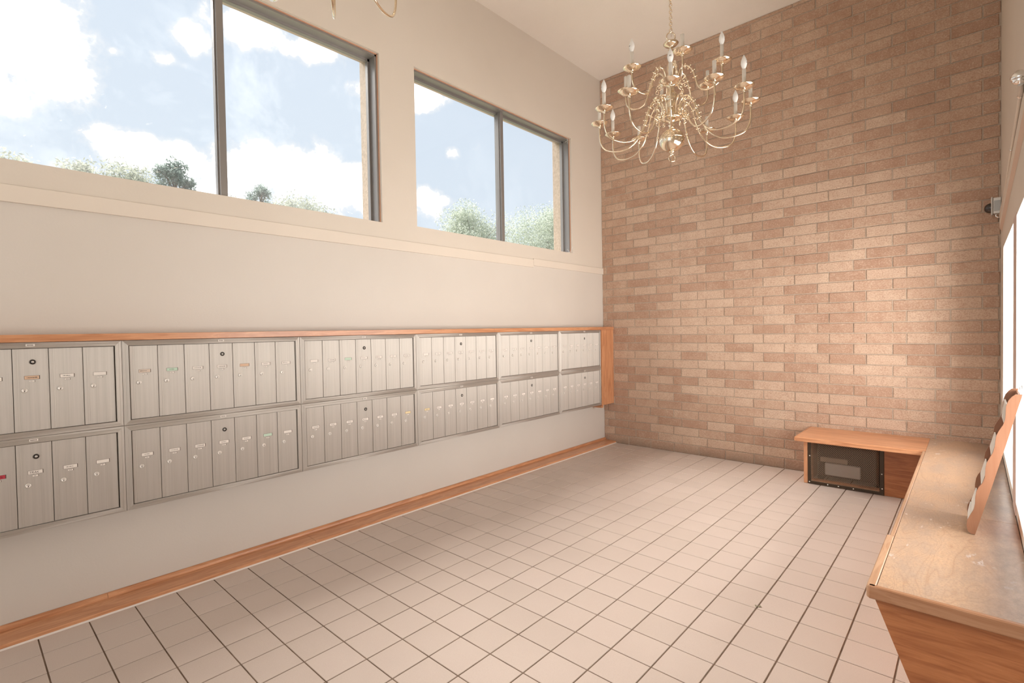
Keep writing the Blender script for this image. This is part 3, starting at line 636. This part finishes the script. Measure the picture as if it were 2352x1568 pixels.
# end panel (front leans back towards the floor) and the long leaning front panel
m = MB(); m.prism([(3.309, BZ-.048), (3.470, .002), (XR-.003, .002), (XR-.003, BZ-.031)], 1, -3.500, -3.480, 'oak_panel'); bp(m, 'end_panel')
m = MB(); m.prism([(3.311, BZ-.046), (3.325, BZ-.046), (3.485, .002), (3.471, .002)], 1, -3.479, -.425, 'oak_y'); bp(m, 'front_panel')
# low leg by the brick wall
m = MB(); m.box((2.402, -.425, .002), (2.436, -.012, BZ-.0305), 'oak_z', .002); bp(m, 'side_panel')
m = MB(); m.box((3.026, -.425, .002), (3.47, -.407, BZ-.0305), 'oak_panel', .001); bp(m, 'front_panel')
m = MB()
m.box((2.437, -.405, .40), (3.024, -.34, BZ-.031), 'oak_x'); m.box((2.437, -.405, .002), (3.024, -.34, .038), 'oak_x'); m.box((2.437, -.405, .0385), (2.462, -.34, .3995), 'oak_z'); m.box((2.996, -.405, .0385), (3.024, -.34, .3995), 'oak_z')
tag(bp(m, 'opening_lining'), 'oak lining behind the steel mesh')
# heater grille
g = empty('heater_grille', (2.73, -.426, .004), 'black steel and expanded mesh heater grille set in the low end of the bench', 'grille'); GO = (2.73, -.426, .004)
m = MB(); x0, x1, z0, z1, w = 2.4375, 3.0235, .004, .436, .030
m.box((x0, -.4295, z0), (x0+w, -.4262, z1), 'black_steel'); m.box((x1-w, -.4295, z0), (x1, -.4262, z1), 'black_steel'); m.box((x0+w, -.4295, z0), (x1-w, -.4262, z0+w), 'black_steel'); m.box((x0+w, -.4295, z1-w), (x1-w, -.4262, z1), 'black_steel')
m.build('flange', g, GO)
for x, z in ((x0+.012, .40), (x0+.016, .27), (x0+.013, .02), (x1-.013, .40), (x1-.012, .06), (2.60, .018), (2.685, .018), (2.80, .018), (x1-.014, .19)):
    m = MB(); m.lathe([(.0055, 0), (.005, -.002), (.0003, -.003)], 'screw_white', (x, -.4296, z), 1, 10); m.build('screw', g, GO)
m = MB(); mx0, mx1, mz0, mz1 = x0+w-.004, x1-w+.004, z0+w-.004, z1-w+.004; px, pz = .0135, .0100
def surf(x, z):   # shallow pan: rises 12 mm out from the flange over the outer 30 mm
    d = min(x-mx0, mx1-x, z-mz0, mz1-z); return -.430-.012*max(0, min(1, d/.028))
nx = int((mx1-mx0)/px); nz_ = int((mz1-mz0)/pz)
for j in range(nz_+1):
    for i in range(nx*2):
        xa = mx0+i*px/2; xb = xa+px/2; up = (i+j) % 2 == 0
        za = mz0+j*pz+(-pz/2 if up else pz/2); zb = mz0+j*pz+(pz/2 if up else -pz/2)
        # each strand: zigzag; rows offset so that they touch and form diamonds
        za = min(max(za, mz0), mz1); zb = min(max(zb, mz0), mz1)
        if abs(za-zb) < .002: continue
        t_ = .0012; ya, yb = surf(xa, za), surf(xb, zb)
        m.add([(xa, ya, za-t_), (xb, yb, zb-t_), (xb, yb, zb+t_), (xa, ya, za+t_), (xa, ya+.0016, za-t_), (xb, yb+.0016, zb-t_), (xb, yb+.0016, zb+t_), (xa, ya+.0016, za+t_)],
              [(0, 1, 2, 3), (3, 2, 6, 7), (0, 4, 5, 1)], 'mesh_steel')
mo = m.build('mesh_panel', g, GO); mo['kind'] = 'stuff'
h = empty('wall_heater', (2.73, -.2, .0), 'grey wall heater half hidden behind the mesh under the bench', 'heater'); HO = (2.73, -.2, 0)
m = MB(); m.box((2.50, -.30, .06), (2.96, -.02, .40), 'heater_dark', .004); m.build('heater_case', h, HO)
m = MB(); m.box((2.56, -.335, .085), (2.84, -.302, .20), 'heater_enamel', .006); m.build('front_cover', h, HO)
m = MB(); m.box((2.52, -.325, .205), (2.74, -.302, .25), 'heater_brown', .004); m.build('control_strip', h, HO)
m = MB(); m.box((2.50, -.336, .0), (2.52, -.02, .059), 'heater_dark'); m.build('foot', h, HO); m = MB(); m.box((2.94, -.336, .0), (2.96, -.02, .059), 'heater_dark'); m.build('foot', h, HO)

# two crumbs of dry leaf on the tiles
for lx, ly, lab in ((1.938, -.753, 'tiny dry leaf crumb on the tiles towards the brick wall'), (2.739, -3.048, 'tiny dry leaf crumb on a tile joint beside the long bench')):
    m = MB(); a = random.random()*3
    for j in range(3):
        q = [(lx+.011*math.cos(a+j*1.4+k_)*(1 if k_ % 2 else .45)+j*.006, ly+.011*math.sin(a+j*1.4+k_)+j*.004, .0012+.003*(k_ % 2)) for k_ in range(4)]
        m.add(q+[(u, v_, w_+.001) for u, v_, w_ in q], [(0, 1, 2, 3), (4, 7, 6, 5), (0, 4, 5, 1), (1, 5, 6, 2), (2, 6, 7, 3), (3, 7, 4, 0)], 'dry_leaf')
    tag(m.build('leaf_crumb', None, (lx, ly, 0)), lab, 'leaf')

# ------------------------------------------------------------------ leaning wall rack on the bench
RY, RWID = -2.604, .30; RO = (3.60, RY, BZ)
rk = empty('magazine_rack', RO, 'tall oak magazine rack with wavy sides leaning on the right wall', 'rack')
front = [(3.715, 1.175), (3.704, 1.164), (3.693, 1.145), (3.6865, 1.118), (3.6862, 1.086), (3.6865, 1.07), (3.686, 1.054), (3.680, 1.027), (3.669, 1.002), (3.660, .977), (3.657, .944), (3.657, .923), (3.651, .89), (3.640, .861), (3.632, .838), (3.629, .811), (3.629, .768), (3.622, .739), (3.609, .715), (3.602, .692), (3.599, .659), (3.5995, .631), (3.597, .603), (3.585, .573), (3.575, .543), (3.574, .516), (3.579, .492), (3.593, .480)]
back = [(3.6065, .480), (3.660, .752), (3.701, .971), (3.738, 1.177)]
# stretch to rest: shift so that the top touches the wall
sh = lambda p: (p[0]+.029*(p[1]-BZ)/.70, p[1])
F_ = [sh(p) for p in front]; B_ = [sh(p) for p in back]
for yy in (RY, RY+RWID-.012):
    m = MB(); m.prism(F_+B_, 1, yy, yy+.012, 'oak_rack'); m.build('side_panel', rk, RO)
m = MB(); bp_ = [B_[0], B_[-1]]; m.prism([(B_[0][0]-.008, BZ+.012), (B_[-1][0]-.008, 1.165), (B_[-1][0]-.001, 1.165), (B_[0][0]-.001, BZ+.012)], 1, RY+.0125, RY+RWID-.0125, 'oak_rack'); m.build('back_panel', rk, RO)
for zt, zb in ((1.118, 1.03), (.944, .87), (.80, .725), (.64, .575), (.562, .515)):
    def fx(z):
        for (xa, za), (xb, zb_) in zip(F_[:-1], F_[1:]):
            if zb_ <= z <= za: return xb+(xa-xb)*(z-zb_)/(za-zb_)
        return F_[-1][0]
    m = MB(); x_t, x_b = fx(zt)+.004, fx(zb)+.004; nsl = 22; ww = (RWID-.026)/nsl
    m.prism([(x_t+.001, zt), (x_b+.001, zb), (x_b+.004, zb), (x_t+.004, zt)], 1, RY+.0125, RY+RWID-.0125, 'slot_shadow')
    for i in range(nsl):
        a = RY+.013+i*ww; m.prism([(x_t-.0015, zt), (x_b-.0015, zb), (x_b+.001, zb), (x_t+.001, zt)], 1, a, a+ww*.62, 'reed_white')
    m.prism([(x_t-.002, zt-.004), (x_t+.004, zt-.004), (x_t+.004, zt+.002), (x_t-.002, zt+.002)], 1, RY+.0125, RY+RWID-.0125, 'reed_white')
    tag(m.build('pocket_front', rk, RO), 'cream reeded pocket front')
m = MB(); m.tube([(XR-.010, RY+.02, 1.178), (XR-.002, RY+.02, 1.20), (XR-.002, RY+.03, 1.215), (XR-.008, RY+.04, 1.205), (XR-.009, RY+.035, 1.178)], .002, 'chrome', 6); m.build('hanger', rk, RO)

# ------------------------------------------------------------------ conduit and lamps on the right wall
def lamp(name, c, label, s=1.0, bright=False):
    e = empty(name, c, label, 'light fixture'); x, y, z = c
    m = MB(); m.box((x-.050*s, y-.055, z-.066*s), (x+.0, y+.04, z+.066*s), 'box_grey', .004); m.build('junction_box', e, c)
    m = MB(); m.box((x-.042*s, y-.058, z-.045*s), (x-.006, y-.0555, z+.040*s), 'box_plate', .001); m.build('cover_plate', e, c)
    m = MB(); m.box((x-.060*s, y-.060, z-.074*s), (x-.0505*s, y+.045, z+.074*s), 'box_grey', .003); m.build('face_plate', e, c)
    m = MB(); R_ = .042*s; m.lathe([(R_, -.0605*s)]+[(max(R_*math.cos(t), .0005), -.0605*s-.042*s*math.sin(t)) for t in [i*PI/2/7 for i in range(1, 8)]], 'chrome' if bright else 'lamp_glass_dark', (x, y-.008, z-.010), 0, 20)
    m.build('lamp_lens', e, c)
    m = MB(); m.tube([(x-.03*s, y-.02, z-.0665*s), (x-.03*s, y-.02, z-.085*s), (x-.015*s, y-.03, z-.095*s)], .006*s, 'chrome', 8); m.build('cable_clamp', e, c)
    return e
lamp('wall_lamp', (XR-.002, -.10, 2.465), 'small grey box lamp with a dark round lens in the brick wall corner')
c = (3.738, -2.95, 2.522)
e = empty('wall_lamp', c, 'polished round lamp on a short stem, high at the right edge of the photo', 'light fixture')
m = MB(); m.lathe([(.0005, .030), (.010, .028), (.020, .020), (.027, .008), (.029, -.002), (.0275, -.007), (.022, -.012), (.024, -.016), (.016, -.022), (.008, -.026), (.0005, -.027)], 'chrome', c, 2, 24); m.build('reflector', e, c)
m = MB(); m.tube([(3.741, -2.945, 2.497), (3.745, -2.90, 2.488), (3.748, -2.80, 2.496)], .0095, 'box_grey', 12); m.build('stem', e, c)
m = MB(); m.tube([(3.748, -2.795, 2.497), (3.758, -1.25, 2.412), (3.758, -.9, 2.39), (3.758, -.18, 2.362)], .0075, 'trim_paint', 10)
for y, z in ((-2.78, 2.4965), (-2.0, 2.4535)): m.tube([(3.7485+(-2.795-y)*-.0065, y, z), (3.7485+(-2.795-y)*-.0065, y-.016, z+.001)], .0105, 'chrome', 10)
tag(m.build('conduit', None, (3.755, -1.2, 2.42)), 'thin painted conduit slanting above the right window head to the corner lamp', 'pipe')

# ------------------------------------------------------------------ chandeliers
ARM_L = [(.561, 3.165), (.5615, 3.12), (.5605, 3.08), (.554, 3.04), (.536, 3.00), (.505, 2.972), (.455, 2.956), (.40, 2.951), (.345, 2.962), (.298, 2.990), (.255, 3.035), (.226, 3.09), (.204, 3.15), (.189, 3.21), (.168, 3.258), (.135, 3.290), (.102, 3.290), (.076, 3.262), (.064, 3.215), (.060, 3.170)]
ARM_U = [(.3755, 3.445), (.3755, 3.415), (.374, 3.385), (.362, 3.350), (.335, 3.322), (.295, 3.306), (.255, 3.306), (.220, 3.325), (.197, 3.365), (.185, 3.41), (.170, 3.46), (.148, 3.503), (.118, 3.528), (.088, 3.530), (.066, 3.508), (.056, 3.470), (.052, 3.440)]
def smooth(pts, n=3):
    out = []
    for i in range(len(pts)-1):
        p0 = pts[max(i-1, 0)]; p1 = pts[i]; p2 = pts[i+1]; p3 = pts[min(i+2, len(pts)-1)]
        for k in range(n):
            t = k/n; out.append(tuple(.5*((2*p1[a])+(-p0[a]+p2[a])*t+(2*p0[a]-5*p1[a]+4*p2[a]-p3[a])*t*t+(-p0[a]+3*p1[a]-3*p2[a]+p3[a])*t**3) for a in range(2)))
    return out+[pts[-1]]
ZREF = 2.95
def arm_meshes(prof, zc, tag_):
    """arm in local space: x radial, z up relative to ZREF"""
    P_ = [(x, 0, z-ZREF) for x, z in smooth(prof)]
    m = MB(); m.tube(P_, .0062, 'brass', 8)
    n = len(prof)
    # collars and small beads on the inner rising part
    for f in (.58, .64, .70, .76):
        i = int(f*len(P_)); p = Vector(P_[i]); q = Vector(P_[i+1]); t = (q-p).normalized(); s_ = Vector((0, 1, 0)); nn = t.cross(s_)
        m.tube([p-t*.006, p-t*.003, p+t*.003, p+t*.006], [.0065, .011, .011, .0065], 'brass', 8)
        for a in (-1, 1): m.sphere(tuple(p+nn*a*.015), .0048, 'brass', 6)
    # scroll near the hub
    a0 = Vector(P_[int(.93*len(P_))]); pts = []
    for i in range(22):
        th = i/21*PI*2.6; r = .030*(1-i/26); pts.append((a0.x+.040+r*math.cos(th+PI), 0, a0.z-.045+r*math.sin(th+PI)))
    m.tube(pts, [.0042*(1-i/40) for i in range(22)], 'brass', 6); m.sphere(pts[-1], .0075, 'brass', 8)
    pts = []
    for i in range(16):
        th = i/15*PI*1.7; r = .020*(1-i/22); pts.append((a0.x+.052+r*math.cos(-th+PI/2), 0, a0.z-.085+r*math.sin(-th+PI/2)))
    m.tube(pts, [.0036]*16, 'brass', 6); m.sphere(pts[-1], .006, 'brass', 8)
    arm = m.mesh('arm')
    x = prof[0][0]; z = zc-ZREF
    m = MB(); m.lathe([(.003, z-.030), (.012, z-.024), (.007, z-.018), (.013, z-.012), (.022, z-.010), (.050, z-.003), (.066, z+.010), (.068, z+.013), (.062, z+.011), (.045, z+.003), (.02, z+.000), (.012, z+.003), (.018, z+.010), (.018, z+.016), (.010, z+.020)], 'brass', (x, 0, 0), 2, 20); pan = m.mesh('drip_pan')
    m = MB(); m.lathe([(.013, z+.018), (.0132, z+.125), (.010, z+.127), (.0005, z+.127)], 'candle_white', (x, 0, 0), 2, 14); can = m.mesh('candle')
    m = MB(); m.lathe([(.008, z+.126), (.010, z+.132), (.0165, z+.145), (.021, z+.163), (.0205, z+.178), (.016, z+.196), (.008, z+.215), (.003, z+.226), (.0004, z+.229)], 'bulb_glass', (x, 0, 0), 2, 14)
    m.add([(x+.0212*math.cos(a), .0212*math.sin(a), z+h) for a in (-.25, .25) for h in (.163, .172)], [(0, 2, 3, 1)], 'ink'); bul = m.mesh('bulb')
    return arm, pan, can, bul
AL = arm_meshes(ARM_L, 3.189, 'l'); AU = arm_meshes(ARM_U, 3.470, 'u')
def lm_(z): return z-ZREF
SM = MB(); SM.lathe([(.0005, lm_(3.072)), (.020, lm_(3.078)), (.018, lm_(3.090)), (.026, lm_(3.100)), (.020, lm_(3.112)), (.024, lm_(3.130)), (.050, lm_(3.142)), (.078, lm_(3.150)), (.080, lm_(3.160)), (.052, lm_(3.170)), (.036, lm_(3.182)), (.026, lm_(3.20)), (.030, lm_(3.215)), (.022, lm_(3.24)), (.030, lm_(3.262)), (.038, lm_(3.28)), (.026, lm_(3.296)), (.040, lm_(3.312)), (.044, lm_(3.33)), (.036, lm_(3.35)), (.022, lm_(3.365)), (.026, lm_(3.385)), (.020, lm_(3.40)), (.044, lm_(3.412)), (.062, lm_(3.422)), (.064, lm_(3.432)), (.040, lm_(3.442)), (.026, lm_(3.46)), (.020, lm_(3.49)), (.028, lm_(3.52)), (.034, lm_(3.545)), (.028, lm_(3.57)), (.014, lm_(3.60)), (.011, lm_(3.66)), (.018, lm_(3.675)), (.022, lm_(3.69)), (.012, lm_(3.70)), (.020, lm_(3.712)), (.046, lm_(3.722)), (.058, lm_(3.736)), (.052, lm_(3.744)), (.022, lm_(3.750)), (.012, lm_(3.758)), (.0005, lm_(3.762))], 'brass', seg=24); STEM = SM.mesh('stem')
m = MB(); m.lathe([(.0005, lm_(2.896))]+[(.095*math.cos(t), lm_(2.985)+.088*math.sin(t)) for t in [-PI/2+.12+i*(PI-.24)/20 for i in range(21)]]+[(.0005, lm_(3.073))], 'brass', seg=36)
m.lathe([(.0955, lm_(2.990)), (.0975, lm_(2.992)), (.0975, lm_(2.996)), (.0945, lm_(2.999))], 'brass', seg=36); BALL = m.mesh('ball')
m = MB(); m.lathe([(.0005, lm_(2.868)), (.010, lm_(2.872)), (.014, lm_(2.882)), (.008, lm_(2.889)), (.018, lm_(2.893)), (.024, lm_(2.898)), (.0005, lm_(2.900))], 'brass', seg=16)
m.tube([(.026*math.cos(t), 0, lm_(2.846)+.026*math.sin(t)) for t in [i*2*PI/20 for i in range(20)]], .0042, 'brass', 8, True); FIN = m.mesh('finial_ring')
m = MB(); m.tube([(.034*math.cos(t), 0, lm_(3.790)+.034*math.sin(t)) for t in [i*2*PI/20 for i in range(20)]], .0048, 'brass', 8, True); LOOP = m.mesh('top_ring')
def chandelier(cx, cy, rot, label):
    c = empty('chandelier', (cx, cy, ZREF), label, 'chandelier', 'brass chandeliers hanging from the ceiling')
    part('stem', STEM, c); part('ball', BALL, c); part('finial_ring', FIN, c).rotation_euler = (0, 0, .7); part('top_ring', LOOP, c).rotation_euler = (0, 0, .75)
    for n, off, (am, pn, cn, bl), lit in ((12, -1.158+rot, AL, (0, 2, 4, 6, 8, 10)), (6, -.942+rot, AU, (1, 5))):
        for k in range(n):
            a = part('arm', am, c); a.rotation_euler = (0, 0, off+k*2*PI/n)
            part('drip_pan', pn, a); part('candle', cn, a)
            if k in lit: part('bulb', bl, a)
    # chain and canopy
    m = MB(); z = 3.820-ZREF; i = 0; zt = ZC-ZREF-.05
    while z < zt:
        L_, w_ = .030, .011; pts = [(w_*math.cos(t)*(1 if i % 2 == 0 else 0), w_*math.cos(t)*(0 if i % 2 == 0 else 1), z+L_/2+.006+(L_/2)*math.sin(t)) for t in [q*2*PI/12 for q in range(12)]]
        m.tube(pts, .0030, 'brass', 6, True); z += L_*.80; i += 1
    m.build('chain', c)
    m = MB(); m.tube([(.006*math.sin(j*.9), .006*math.cos(j*.8), 3.79-ZREF+j*(zt-3.79+ZREF)/18) for j in range(19)], .0022, 'card_beige', 6); m.build('cord', c)
    m = MB(); m.lathe([(.0005, zt-.01), (.012, zt-.008), (.02, zt+.005), (.05, zt+.02), (.066, zt+.042), (.066, zt+.049)], 'brass', seg=24); m.build('canopy', c)
    return c
chandelier(1.86, -2.0837, 0, 'two-tier brass chandelier with curved arms hanging in front of the brick wall')
chandelier(1.86, -5.0, .07, 'brass chandelier whose lowest arm loops alone dip into the top edge above the large window')

# ------------------------------------------------------------------ outside: ground and trees
mb = MB(); mb.box((-80, -40, -.5), (-.36, 70, -.13), 'grass_ground'); struct(mb.build('ground', None))
mb = MB(); mb.box((XR+.2, -40, -.5), (60, 70, -.13), 'concrete'); struct(mb.build('pavement', None))
def tree(x, y, h, cr, ch, leaf, nleaf, label, shape='round', rs=.34, group=None, dist=1.0):
    rnd = random.Random(int(abs(x*7+y*13)*10)); k_ = dist; x, y = CAM.x+(x-CAM.x)*k_, CAM.y+(y-CAM.y)*k_; h = CAM.z+(h-CAM.z)*k_+.13; cr *= k_; ch *= k_; rs *= k_; b = empty('tree', (x, y, -.13), label, 'tree', group)
    m = MB(); top = h-ch*.35; pts = [(rnd.uniform(-.1, .1)*i/4, rnd.uniform(-.1, .1)*i/4, top*i/5) for i in range(6)]
    m.tube(pts, [.20*(1-i/7)*h/10 for i in range(6)], 'bark', 8); m.build('trunk', b)
    clumps = []
    nb = 26 if cr < 3 else 60
    m = MB()
    for i in range(nb):
        th = rnd.uniform(0, 2*PI)
        if shape == 'round':
            u = rnd.uniform(-.75, 1); rr = math.sqrt(max(0, 1-u*u))*rnd.uniform(.35, .88); p = Vector((cr*rr*math.cos(th), cr*rr*math.sin(th), h-ch/2+ch/2*u*.84)); s_ = rnd.uniform(.26, .40)*min(cr, ch*.6)
        else:
            u = i/nb; rr = cr*(1-u)*rnd.uniform(.2, .8); p = Vector((rr*math.cos(th), rr*math.sin(th), h-ch+ch*u*.95)); s_ = cr*(1-u*.75)*.42
        clumps.append((p, s_)); m.tube([Vector((0, 0, max(.5, p.z-cr*.8))), p*.5+Vector((0, 0, max(.5, p.z-cr*.5)*.5)), p], [.05, .03, .012], 'bark', 5)
    m.build('branches', b)
    m = MB(); vs, fs = [], []
    for i in range(nleaf):
        p, s_ = clumps[rnd.randrange(len(clumps))]
        d = Vector((rnd.gauss(0, 1), rnd.gauss(0, 1), rnd.gauss(0, 1))).normalized()*s_*rnd.random()**.45
        q = p+d; a = Vector((rnd.gauss(0, 1), rnd.gauss(0, 1), rnd.gauss(0, 1))).normalized(); c_ = a.cross(Vector((rnd.gauss(0, 1), rnd.gauss(0, 1), rnd.gauss(0, 1)))).normalized()
        L_ = rs*rnd.uniform(.5, 1); w_ = L_*.38; k = len(vs)
        vs += [q-a*L_/2, q+c_*w_/2, q+a*L_/2, q-c_*w_/2]; fs.append((k, k+1, k+2, k+3))
    m.add(vs, fs, leaf); f = m.build('foliage', b); f['kind'] = 'stuff'
T = 'trees seen through the left windows'
tree(-25, -4.3, 8.95, 1.6, 3.0, 'leaf_olive', 2600, 'thin olive tree tip at the far left corner of the large window', rs=.24, group=T, dist=1.0)
tree(-25, -2.1, 9.25, 1.2, 3.0, 'leaf_olive', 2200, 'small ragged tree low in the large window, left of the grey-green row', rs=.24, group=T, dist=1.22)
tree(-26, -.3, 9.6, 2.0, 3.4, 'leaf_olive', 5200, 'broad pale tree beside the darker pointed tree in the large window', rs=.22, group=T, dist=1.5)
tree(-25, 1.65, 10.3, 1.1, 4.6, 'leaf_dark', 6500, 'dark dense pointed tree left of the large window mullion', rs=.20, group=T, dist=1.0)
tree(-24, 2.9, 8.5, .7, 2.6, 'leaf_dark', 1600, 'little dark sapling just left of the large window mullion', rs=.2, group=T, dist=1.3)
tree(-25, 4.3, 8.9, .8, 2.6, 'leaf_olive', 900, 'sparse tree tip just right of the large window mullion', rs=.2, group=T, dist=1.0)
tree(-25, 5.75, 9.75, .85, 3.2, 'leaf_dark', 3200, 'small dark rounded tree right of the large window mullion', rs=.2, group=T, dist=1.25)
tree(-26, 8.3, 9.75, 2.4, 3.2, 'leaf_olive', 6500, 'low wide pale tree at the lower right of the large window', rs=.22, group=T, dist=1.6)
tree(-25, 21.9, 11.3, 3.5, 8.0, 'leaf_pale', 30000, 'large rounded pale tree left of the mullion in the far window', rs=.21, group=T, dist=1.0)
tree(-25, 30.6, 12.3, 5.2, 9.5, 'leaf_pale', 52000, 'large spreading pale tree right of the mullion in the far window', rs=.23, group=T, dist=1.25)
